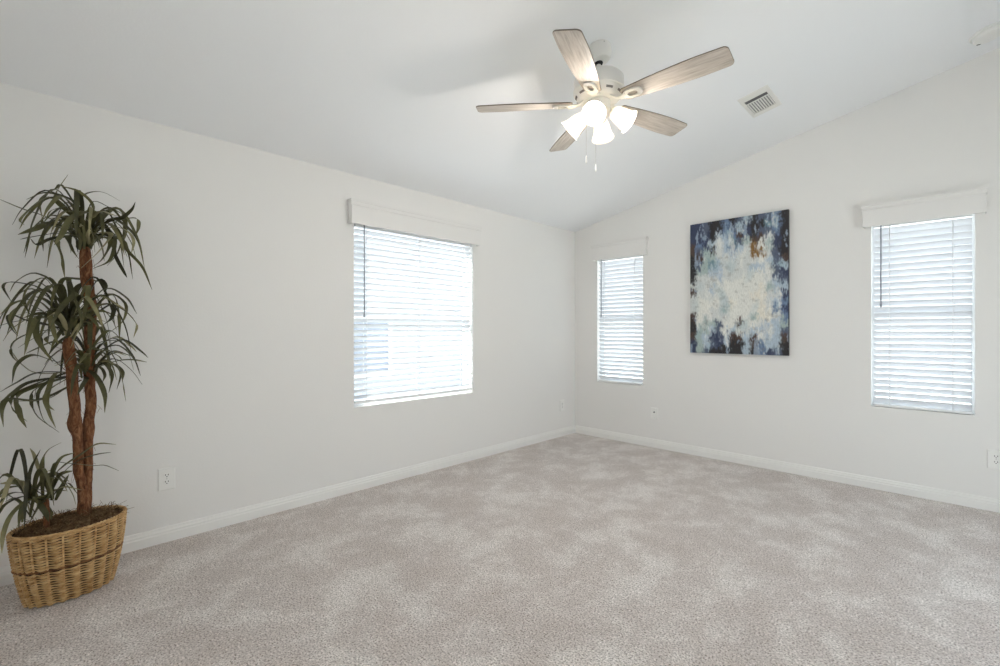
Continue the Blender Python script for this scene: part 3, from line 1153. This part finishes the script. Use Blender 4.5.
CROWN_LEAVES = {
 1: [
  [(0.27,-4.46,1.701),(0.295,-4.583,1.761),(0.314,-4.66,1.781),(0.33,-4.733,1.809)],
  [(0.27,-4.454,1.718),(0.313,-4.543,1.825),(0.346,-4.556,1.868),(0.374,-4.518,1.959)],
  [(0.27,-4.454,1.718),(0.322,-4.491,1.841),(0.36,-4.584,1.863),(0.394,-4.652,1.813)],
  [(0.27,-4.454,1.71),(0.329,-4.53,1.84),(0.373,-4.594,1.833),(0.412,-4.668,1.723),(0.449,-4.658,1.691)],
  [(0.27,-4.448,1.719),(0.304,-4.529,1.909),(0.33,-4.557,1.893),(0.352,-4.609,1.826),(0.374,-4.602,1.737)],
  [(0.27,-4.437,1.713),(0.341,-4.427,1.831),(0.394,-4.478,1.882),(0.441,-4.546,1.886)],
  [(0.27,-4.454,1.718),(0.217,-4.475,1.865),(0.179,-4.443,1.927),(0.143,-4.379,1.956),(0.111,-4.305,1.932)],
  [(0.27,-4.442,1.72),(0.271,-4.428,1.867),(0.271,-4.365,1.856),(0.272,-4.321,1.836),(0.272,-4.296,1.799)],
  [(0.27,-4.425,1.706),(0.329,-4.37,1.777),(0.373,-4.325,1.793),(0.412,-4.292,1.831),(0.449,-4.281,1.865)],
  [(0.27,-4.425,1.706),(0.293,-4.329,1.79),(0.31,-4.261,1.811),(0.326,-4.254,1.764),(0.34,-4.268,1.715)],
  [(0.27,-4.419,1.699),(0.324,-4.345,1.75),(0.364,-4.299,1.727),(0.4,-4.282,1.677),(0.433,-4.295,1.612)],
  [(0.27,-4.419,1.699),(0.228,-4.31,1.705),(0.196,-4.281,1.654),(0.168,-4.217,1.579),(0.142,-4.171,1.462)],
  [(0.27,-4.425,1.699),(0.271,-4.358,1.708),(0.272,-4.34,1.622),(0.273,-4.308,1.543),(0.274,-4.293,1.508)],
  [(0.27,-4.419,1.707),(0.244,-4.35,1.811),(0.225,-4.297,1.79),(0.207,-4.321,1.648),(0.191,-4.364,1.571)],
  [(0.27,-4.454,1.702),(0.28,-4.528,1.697),(0.288,-4.553,1.655),(0.295,-4.537,1.581),(0.301,-4.526,1.483)],
  [(0.27,-4.454,1.702),(0.288,-4.512,1.691),(0.301,-4.504,1.629),(0.312,-4.482,1.585)],
  [(0.27,-4.46,1.701),(0.201,-4.565,1.75),(0.151,-4.625,1.725),(0.105,-4.684,1.696)],
  [(0.27,-4.46,1.701),(0.233,-4.566,1.676),(0.205,-4.619,1.642),(0.18,-4.641,1.673)],
  [(0.27,-4.46,1.701),(0.242,-4.566,1.697),(0.222,-4.646,1.67),(0.203,-4.674,1.661)],
  [(0.27,-4.46,1.709),(0.326,-4.486,1.773),(0.367,-4.558,1.753),(0.404,-4.599,1.668),(0.439,-4.6,1.585)],
  [(0.27,-4.448,1.703),(0.345,-4.441,1.8),(0.4,-4.505,1.757),(0.45,-4.544,1.662),(0.497,-4.566,1.611)],
  [(0.27,-4.454,1.702),(0.224,-4.565,1.738),(0.19,-4.602,1.761),(0.159,-4.57,1.857)],
  [(0.27,-4.437,1.697),(0.366,-4.367,1.709),(0.437,-4.402,1.625),(0.502,-4.48,1.517)],
  [(0.27,-4.425,1.699),(0.328,-4.363,1.683),(0.371,-4.391,1.589),(0.409,-4.437,1.534)],
  [(0.27,-4.425,1.699),(0.356,-4.354,1.704),(0.419,-4.371,1.578),(0.476,-4.438,1.521)],
  [(0.27,-4.431,1.706),(0.229,-4.348,1.855),(0.199,-4.301,1.844),(0.172,-4.291,1.757),(0.147,-4.302,1.692)],
  [(0.27,-4.437,1.705),(0.2,-4.383,1.829),(0.148,-4.341,1.871),(0.101,-4.304,1.87)],
  [(0.27,-4.454,1.702),(0.333,-4.491,1.816),(0.38,-4.568,1.785),(0.422,-4.592,1.731)],
  [(0.27,-4.448,1.703),(0.232,-4.416,1.837),(0.203,-4.486,1.802),(0.177,-4.581,1.778)],
  [(0.27,-4.437,1.705),(0.233,-4.38,1.767),(0.205,-4.346,1.678),(0.18,-4.322,1.609)],
  [(0.27,-4.442,1.704),(0.35,-4.407,1.806),(0.41,-4.4,1.751),(0.463,-4.404,1.659)],
  [(0.27,-4.448,1.703),(0.333,-4.503,1.791),(0.38,-4.542,1.768),(0.423,-4.574,1.676)],
 ],
 2: [
  [(0.32,-4.524,1.253),(0.299,-4.556,1.44),(0.284,-4.625,1.499),(0.27,-4.681,1.463),(0.257,-4.706,1.411)],
  [(0.32,-4.529,1.253),(0.381,-4.594,1.41),(0.427,-4.687,1.443),(0.468,-4.719,1.421),(0.506,-4.695,1.357)],
  [(0.32,-4.529,1.253),(0.332,-4.583,1.465),(0.341,-4.645,1.431),(0.35,-4.669,1.351)],
  [(0.32,-4.529,1.253),(0.347,-4.568,1.399),(0.366,-4.635,1.409),(0.384,-4.659,1.364),(0.401,-4.639,1.301)],
  [(0.32,-4.529,1.245),(0.281,-4.614,1.371),(0.252,-4.686,1.365),(0.226,-4.736,1.31)],
  [(0.32,-4.529,1.245),(0.379,-4.62,1.338),(0.422,-4.668,1.341),(0.462,-4.7,1.291),(0.498,-4.676,1.217)],
  [(0.32,-4.529,1.238),(0.356,-4.635,1.281),(0.382,-4.683,1.276),(0.406,-4.734,1.257)],
  [(0.32,-4.524,1.238),(0.426,-4.61,1.294),(0.505,-4.639,1.238),(0.575,-4.657,1.132)],
  [(0.32,-4.524,1.23),(0.422,-4.6,1.309),(0.497,-4.62,1.21),(0.565,-4.572,1.101)],
  [(0.32,-4.524,1.245),(0.373,-4.558,1.333),(0.413,-4.579,1.316),(0.449,-4.565,1.223),(0.482,-4.553,1.178)],
  [(0.32,-4.513,1.245),(0.391,-4.483,1.405),(0.443,-4.544,1.338),(0.491,-4.583,1.238)],
  [(0.32,-4.513,1.238),(0.379,-4.452,1.449),(0.424,-4.463,1.319),(0.463,-4.513,1.159)],
  [(0.32,-4.513,1.253),(0.272,-4.483,1.439),(0.236,-4.434,1.453),(0.204,-4.423,1.375)],
  [(0.32,-4.519,1.268),(0.259,-4.539,1.467),(0.215,-4.469,1.491),(0.174,-4.366,1.486)],
  [(0.32,-4.508,1.245),(0.296,-4.415,1.474),(0.278,-4.377,1.446),(0.262,-4.412,1.317)],
  [(0.32,-4.508,1.245),(0.342,-4.394,1.433),(0.358,-4.311,1.405),(0.373,-4.266,1.322)],
  [(0.32,-4.508,1.238),(0.264,-4.382,1.414),(0.223,-4.297,1.38),(0.186,-4.299,1.289),(0.151,-4.361,1.217)],
  [(0.32,-4.508,1.238),(0.347,-4.407,1.358),(0.366,-4.331,1.348),(0.384,-4.27,1.27),(0.401,-4.282,1.202)],
  [(0.32,-4.508,1.238),(0.301,-4.367,1.413),(0.287,-4.329,1.327),(0.275,-4.324,1.185)],
  [(0.32,-4.508,1.23),(0.297,-4.438,1.285),(0.28,-4.396,1.27),(0.265,-4.37,1.198)],
  [(0.32,-4.508,1.23),(0.375,-4.368,1.362),(0.416,-4.365,1.299),(0.453,-4.4,1.264)],
  [(0.32,-4.519,1.23),(0.323,-4.567,1.253),(0.326,-4.604,1.208),(0.328,-4.594,1.128)],
  [(0.32,-4.519,1.223),(0.298,-4.583,1.208),(0.282,-4.583,1.178),(0.267,-4.533,1.146)],
  [(0.32,-4.524,1.238),(0.323,-4.625,1.23),(0.325,-4.69,1.188),(0.326,-4.699,1.132),(0.328,-4.677,1.092)],
  [(0.32,-4.524,1.238),(0.35,-4.635,1.274),(0.372,-4.703,1.307),(0.392,-4.702,1.258),(0.411,-4.678,1.213)],
  [(0.32,-4.524,1.245),(0.258,-4.561,1.344),(0.212,-4.603,1.39),(0.171,-4.646,1.397)],
  [(0.32,-4.524,1.245),(0.399,-4.543,1.42),(0.458,-4.565,1.443),(0.511,-4.586,1.41)],
  [(0.32,-4.513,1.238),(0.253,-4.482,1.347),(0.203,-4.491,1.348),(0.158,-4.507,1.206)],
 ],
 3: [
  [(0.27,-4.445,1.042),(0.315,-4.356,1.079),(0.348,-4.285,1.089),(0.377,-4.226,1.077)],
  [(0.27,-4.445,1.05),(0.329,-4.357,1.096),(0.373,-4.294,1.047),(0.413,-4.249,0.967)],
  [(0.27,-4.445,1.042),(0.202,-4.359,1.074),(0.152,-4.309,1.01),(0.107,-4.318,0.922)],
  [(0.27,-4.445,1.042),(0.32,-4.393,1.081),(0.358,-4.36,1.019),(0.391,-4.375,0.937)],
  [(0.27,-4.445,1.034),(0.341,-4.418,1.014),(0.394,-4.39,0.931),(0.441,-4.394,0.849)],
  [(0.27,-4.451,1.05),(0.288,-4.414,1.167),(0.302,-4.343,1.186),(0.314,-4.282,1.155)],
  [(0.27,-4.445,1.05),(0.201,-4.383,1.132),(0.15,-4.322,1.107),(0.103,-4.294,1.074)],
  [(0.27,-4.445,1.042),(0.207,-4.396,1.051),(0.16,-4.371,1.006),(0.117,-4.377,0.966)],
  [(0.27,-4.445,1.042),(0.227,-4.348,1.066),(0.195,-4.304,1.02),(0.167,-4.301,0.966)],
  [(0.27,-4.471,1.036),(0.331,-4.567,1.097),(0.375,-4.635,1.127),(0.416,-4.683,1.086),(0.453,-4.694,1.011)],
  [(0.27,-4.471,1.036),(0.23,-4.609,1.034),(0.2,-4.672,1.081),(0.173,-4.706,1.149)],
  [(0.27,-4.471,1.028),(0.316,-4.614,1.044),(0.349,-4.684,1.005),(0.38,-4.731,0.973)],
  [(0.27,-4.471,1.02),(0.342,-4.635,1.007),(0.396,-4.693,0.968),(0.444,-4.731,0.929)],
  [(0.27,-4.471,1.005),(0.329,-4.609,0.921),(0.373,-4.703,0.939),(0.412,-4.725,0.904),(0.449,-4.719,0.831)],
  [(0.27,-4.471,1.02),(0.256,-4.635,0.982),(0.246,-4.696,0.939),(0.236,-4.699,0.88),(0.227,-4.651,0.814)],
  [(0.27,-4.471,1.02),(0.257,-4.619,0.977),(0.248,-4.681,0.938),(0.239,-4.674,0.848),(0.231,-4.653,0.785)],
  [(0.27,-4.471,1.02),(0.278,-4.604,0.978),(0.284,-4.637,0.937),(0.289,-4.622,0.848),(0.294,-4.545,0.757)],
  [(0.27,-4.471,1.02),(0.309,-4.567,1.014),(0.337,-4.617,0.948),(0.363,-4.604,0.848),(0.387,-4.579,0.804)],
  [(0.27,-4.471,1.028),(0.315,-4.551,1.04),(0.348,-4.581,0.967),(0.377,-4.589,0.905),(0.405,-4.564,0.877)],
  [(0.27,-4.471,1.012),(0.363,-4.589,0.955),(0.433,-4.582,0.875),(0.495,-4.561,0.809)],
  [(0.27,-4.471,1.005),(0.322,-4.567,0.93),(0.36,-4.635,0.923),(0.395,-4.697,0.932)],
  [(0.27,-4.466,1.02),(0.331,-4.452,1.008),(0.377,-4.471,0.975),(0.418,-4.489,0.939)],
  [(0.27,-4.471,1.036),(0.205,-4.514,1.034),(0.157,-4.581,1.121),(0.114,-4.616,1.191)],
  [(0.27,-4.466,1.043),(0.345,-4.441,1.146),(0.4,-4.422,1.147),(0.45,-4.397,1.14)],
 ],
 4: [
  [(0.36,-4.589,0.468),(0.329,-4.612,0.593),(0.306,-4.63,0.669),(0.285,-4.642,0.699)],
  [(0.36,-4.594,0.469),(0.35,-4.641,0.541),(0.343,-4.638,0.614),(0.336,-4.608,0.696)],
  [(0.36,-4.585,0.466),(0.373,-4.603,0.626),(0.382,-4.585,0.694),(0.391,-4.541,0.726)],
  [(0.36,-4.58,0.465),(0.391,-4.558,0.588),(0.414,-4.465,0.67),(0.434,-4.417,0.705),(0.453,-4.354,0.695)],
  [(0.36,-4.58,0.465),(0.352,-4.538,0.569),(0.346,-4.481,0.621),(0.341,-4.415,0.637),(0.336,-4.362,0.637)],
  [(0.36,-4.58,0.465),(0.386,-4.567,0.627),(0.405,-4.521,0.631),(0.423,-4.436,0.606),(0.439,-4.393,0.602),(0.455,-4.344,0.568)],
  [(0.36,-4.58,0.465),(0.367,-4.571,0.573),(0.373,-4.544,0.652),(0.377,-4.494,0.669)],
  [(0.36,-4.58,0.465),(0.343,-4.548,0.563),(0.33,-4.497,0.575)],
  [(0.36,-4.58,0.465),(0.39,-4.576,0.57),(0.412,-4.536,0.55),(0.432,-4.508,0.497),(0.45,-4.495,0.446)],
  [(0.36,-4.576,0.451),(0.327,-4.538,0.505),(0.303,-4.512,0.556)],
  [(0.36,-4.58,0.465),(0.315,-4.523,0.518),(0.282,-4.48,0.446)],
  [(0.36,-4.594,0.475),(0.334,-4.647,0.539),(0.314,-4.691,0.56),(0.297,-4.736,0.561)],
  [(0.36,-4.598,0.476),(0.379,-4.656,0.549),(0.394,-4.714,0.557),(0.407,-4.734,0.529)],
  [(0.36,-4.598,0.476),(0.405,-4.664,0.529),(0.439,-4.709,0.54),(0.469,-4.731,0.516)],
  [(0.36,-4.598,0.47),(0.335,-4.669,0.494),(0.316,-4.721,0.466),(0.299,-4.738,0.423)],
  [(0.36,-4.598,0.47),(0.383,-4.647,0.486),(0.4,-4.697,0.44),(0.415,-4.721,0.362),(0.43,-4.724,0.296)],
  [(0.36,-4.596,0.463),(0.419,-4.634,0.494),(0.463,-4.663,0.478),(0.502,-4.675,0.409)],
  [(0.36,-4.589,0.461),(0.404,-4.61,0.469),(0.437,-4.59,0.426),(0.467,-4.583,0.398)],
  [(0.36,-4.585,0.46),(0.355,-4.603,0.483),(0.352,-4.576,0.424),(0.349,-4.573,0.368)],
  [(0.36,-4.589,0.468),(0.341,-4.598,0.567),(0.327,-4.575,0.565),(0.315,-4.589,0.501)],
 ],
}

WIDE = {(1, 1), (1, 14), (1, 15), (1, 16), (1, 20), (1, 22), (1, 23), (1, 25), (1, 29), (2, 0), (2, 7), (2, 8), (2, 10), (2, 11), (2, 12), (2, 18), (2, 9), (3, 0), (3, 4), (3, 13), (3, 18), (3, 15), (4, 0), (4, 8), (4, 14), (4, 15), (4, 16), (4, 17), (4, 18), (4, 11)}

ORG = Vector((BX, BY, 0))


def catmull(pts, n):
    P = [Vector(p) for p in pts]
    P = [P[0] * 2 - P[1]] + P + [P[-1] * 2 - P[-2]]
    m_ = len(P) - 3
    out_ = []
    for i in range(n + 1):
        t = i / n * m_
        s = min(int(t), m_ - 1)
        t -= s
        a, b, c, d_ = P[s:s + 4]
        out_.append(0.5 * ((2 * b) + (c - a) * t + (2 * a - 5 * b + 4 * c - d_) * t * t + (3 * b - a - 3 * c + d_) * t ** 3))
    return out_


for key, r0, r1 in (('A', 0.0165, 0.025), ('B', 0.0185, 0.023), ('C', 0.011, 0.009)):
    path = [p - ORG for p in catmull(TRUNK_PATHS[key], 60)]
    path[0].z -= 0.03
    rad = []
    for i, p in enumerate(path):
        f_ = i / 60
        z = p.z
        r_ = r0 + (r1 - r0) * f_
        if key != 'C':
            r_ *= 1 + 0.10 * noise.noise(Vector((0, 3 if key == 'A' else 7, z * 11)))
            r_ += 0.006 * math.exp(-((z - (0.76 if key == 'A' else 0.80)) / 0.035) ** 2)
            r_ += 0.006 * math.exp(-((z - 0.33) / 0.08) ** 2) * (0.6 if key == 'A' else 1.0)
        if i > 52:
            r_ *= 1 - 0.45 * ((i - 52) / 8) ** 2
        rad.append(r_)
    o = MB().tube(path, rad, 16)
    for i, p in enumerate(o.v):
        q = Vector((p.x * 60, p.y * 60, p.z * 26))
        o.v[i] = p + Vector((noise.noise(q), noise.noise(q + Vector((9, 0, 0))), 0)) * 0.0028
    # loose hanging fibres on the bark
    if key != 'C':
        rg = random.Random(hash(key) % 7 + 3 if False else (3 if key == 'A' else 5))
        for k in range(70):
            i = rg.randrange(2, 58)
            a = rg.uniform(0, 2 * pi)
            n_v = Vector((cos(a), sin(a), 0))
            p = path[i] + n_v * rad[i] * 0.95
            o.tube([p, p + n_v * 0.005 + Vector((0, 0, rg.uniform(-0.02, 0.02))), p + n_v * rg.uniform(0.002, 0.012) + Vector((rg.uniform(-0.01, 0.01), rg.uniform(-0.01, 0.01), rg.uniform(-0.05, 0.03)))], 0.0007, 4)
    o.build('trunk' if key != 'C' else 'stem', M['bark'], plant, smooth=True)

rg = random.Random(21)
FILL = {1: ((0.270, -4.450, 1.68), 30, 0.21, 1.0), 2: ((0.320, -4.508, 1.26), 24, 0.21, 1.0), 3: ((0.275, -4.440, 1.06), 24, 0.20, 0.8), 4: ((0.360, -4.640, 0.45), 9, 0.15, 1.2)}
for crown, leaves in CROWN_LEAVES.items():
    (fx_, fy_, fz_), fn, fl, fu = FILL[crown]
    leaves = list(leaves)
    n_main = len(leaves)
    for q in range(16 if crown != 4 else 4):
        a = 2 * pi * q / 16 * 3 + rg.uniform(-0.3, 0.3)
        rd = Vector((cos(a), sin(a), 0))
        ln_ = rg.uniform(0.07, 0.12)
        b0 = Vector((fx_, fy_, fz_ - 0.06)) + rd * 0.012
        pt = [b0, b0 + rd * ln_ * 0.3 + Vector((0, 0, ln_ * 0.7)), b0 + rd * ln_ * 0.8 + Vector((0, 0, ln_ * 1.1)), b0 + rd * ln_ * 1.4 + Vector((0, 0, ln_ * 0.9))]
        leaves.append([(max(0.03, p.x), p.y, p.z) for p in pt])
    for q in range(fn):
        a = 2 * pi * (q + rg.uniform(-0.3, 0.3)) / fn * 2.0
        ln_ = fl * rg.uniform(0.65, 1.15)
        up_ = fu * rg.uniform(0.05, 0.22)
        dr_ = rg.uniform(-0.20, 0.04)
        b0 = Vector((fx_, fy_, fz_ + rg.uniform(-0.05, 0.05)))
        sw_ = Vector((cos(a + 0.5 * rg.uniform(-1, 1)), sin(a + 0.5 * rg.uniform(-1, 1)), 0))
        rd = Vector((cos(a), sin(a), 0))
        pt = [b0, b0 + rd * ln_ * 0.30 + Vector((0, 0, up_ * 0.75)), b0 + rd * ln_ * 0.62 + Vector((0, 0, up_)), b0 + rd * ln_ * 0.75 + sw_ * ln_ * 0.2 + Vector((0, 0, up_ * 0.6 + dr_ * 0.4)), b0 + rd * ln_ * 0.8 + sw_ * ln_ * 0.3 + Vector((0, 0, up_ * 0.3 + dr_))]
        leaves.append([(max(0.03, p.x), p.y, p.z) for p in pt])
    vs, fs, tint = [], [], []
    for li, pts in enumerate(leaves):
        N = 18
        pts = [Vector(pts[0]) + Vector((rg.uniform(-0.018, 0.018), rg.uniform(-0.018, 0.018), rg.uniform(-0.02, 0.03)))] + [Vector(p) for p in pts[1:]]
        cv = [p - ORG for p in catmull(pts, N)]
        wmax = rg.uniform(0.0060, 0.0100)
        wide = (crown, li) in WIDE
        if wide:
            wmax = rg.uniform(0.0100, 0.0130)
        roll0, roll1 = rg.uniform(-0.5, 0.5), rg.uniform(-0.9, 0.9)
        tn = min(1.0, max(0.0, rg.gauss(0.42, 0.24)))
        if wide:
            tn = min(1.0, tn + 0.25)
        base_i = len(vs)
        for i, p in enumerate(cv):
            f_ = i / N
            d_ = (cv[min(i + 1, N)] - cv[max(i - 1, 0)]).normalized()
            side = d_.cross(Vector((0, 0, 1)))
            if side.length < 0.15:
                side = d_.cross(Vector((1, 0, 0)))
            side.normalize()
            side = Matrix.Rotation(roll0 + roll1 * f_, 3, d_) @ side
            if i and side.dot(prev_s) < 0:
                side = -side
            prev_s = side
            nrm = side.cross(d_).normalized()
            w_ = wmax * (0.55 + 0.45 * min(1, f_ / 0.3)) * (1 - max(0, (f_ - 0.55) / 0.45) ** 1.7 * 0.96)
            th = 0.0005
            for s in (-1, 0, 1):
                vs.append(p + side * (s * w_) + nrm * (0.22 * w_ * abs(s) + th))
            for s in (1, 0, -1):
                vs.append(p + side * (s * w_) + nrm * (0.22 * w_ * abs(s) - th))
            tint += [min(1, tn + 0.25 * f_ * f_)] * 6
        for i in range(N):
            p, q = base_i + i * 6, base_i + i * 6 + 6
            for s in range(6):
                fs.append((p + s, p + (s + 1) % 6, q + (s + 1) % 6, q + s))
        fs.append([base_i + s for s in range(6)][::-1])
        fs.append([base_i + N * 6 + s for s in range(6)])
    o = MB().add(vs, fs).build('leaf_crown', M['leaf'], plant, smooth=35)
    for i, p in enumerate(o.data.vertices):
        pw = p.co + ORG
        if pw.x < 0.012:
            p.co.x = 0.012 - ORG.x
    at_ = o.data.attributes.new('tint', 'FLOAT', 'POINT')
    at_.data.foreach_set('value', tint)
for ch, lb in zip([c for c in plant.children if c.name.startswith('leaf_crown')], ('top crown of drooping olive leaves', 'middle crown of arching leaves', 'lower crown of leaves below the middle one', 'small clump of leaves rising from the basket')):
    ch['label'] = lb

# ------------------------------------------------------------ outside the windows
struct(MB().box((-14, -18, -0.42), (18, 14, -0.30)).build('ground', M['gravel']))
nb = tag(empty('neighbour_house', (-4.0, 0.0, -0.3)), 'pale house wall with a dark window outside, seen through the wide blind', 'house')
MB().box((-0.3, -9.0, 0.0), (0.0, 2.2, 2.9)).build('house_wall', M['stucco'], nb)
MB().box((0.001, 1.62, 0.0), (0.09, 2.15, 1.76)).build('corner_pier', M['stucco_dark'], nb)
MB().box((-1.0, -9.4, 2.9), (0.5, 2.6, 3.05)).build('eave', M['stucco'], nb)
fr = MB()
fr.box((0.0, -1.05, 0.72), (0.05, -0.08, 0.78)).box((0.0, -1.05, 1.72), (0.05, -0.08, 1.78)).box((0.0, -1.05, 0.78), (0.05, -0.99, 1.72)).box((0.0, -0.14, 0.78), (0.05, -0.08, 1.72))
fr = fr.build('window_frame', M['vinyl'], nb)
MB().box((0.001, -0.99, 0.78), (0.012, -0.14, 1.72)).build('shutter', M['stucco_dark'], fr)
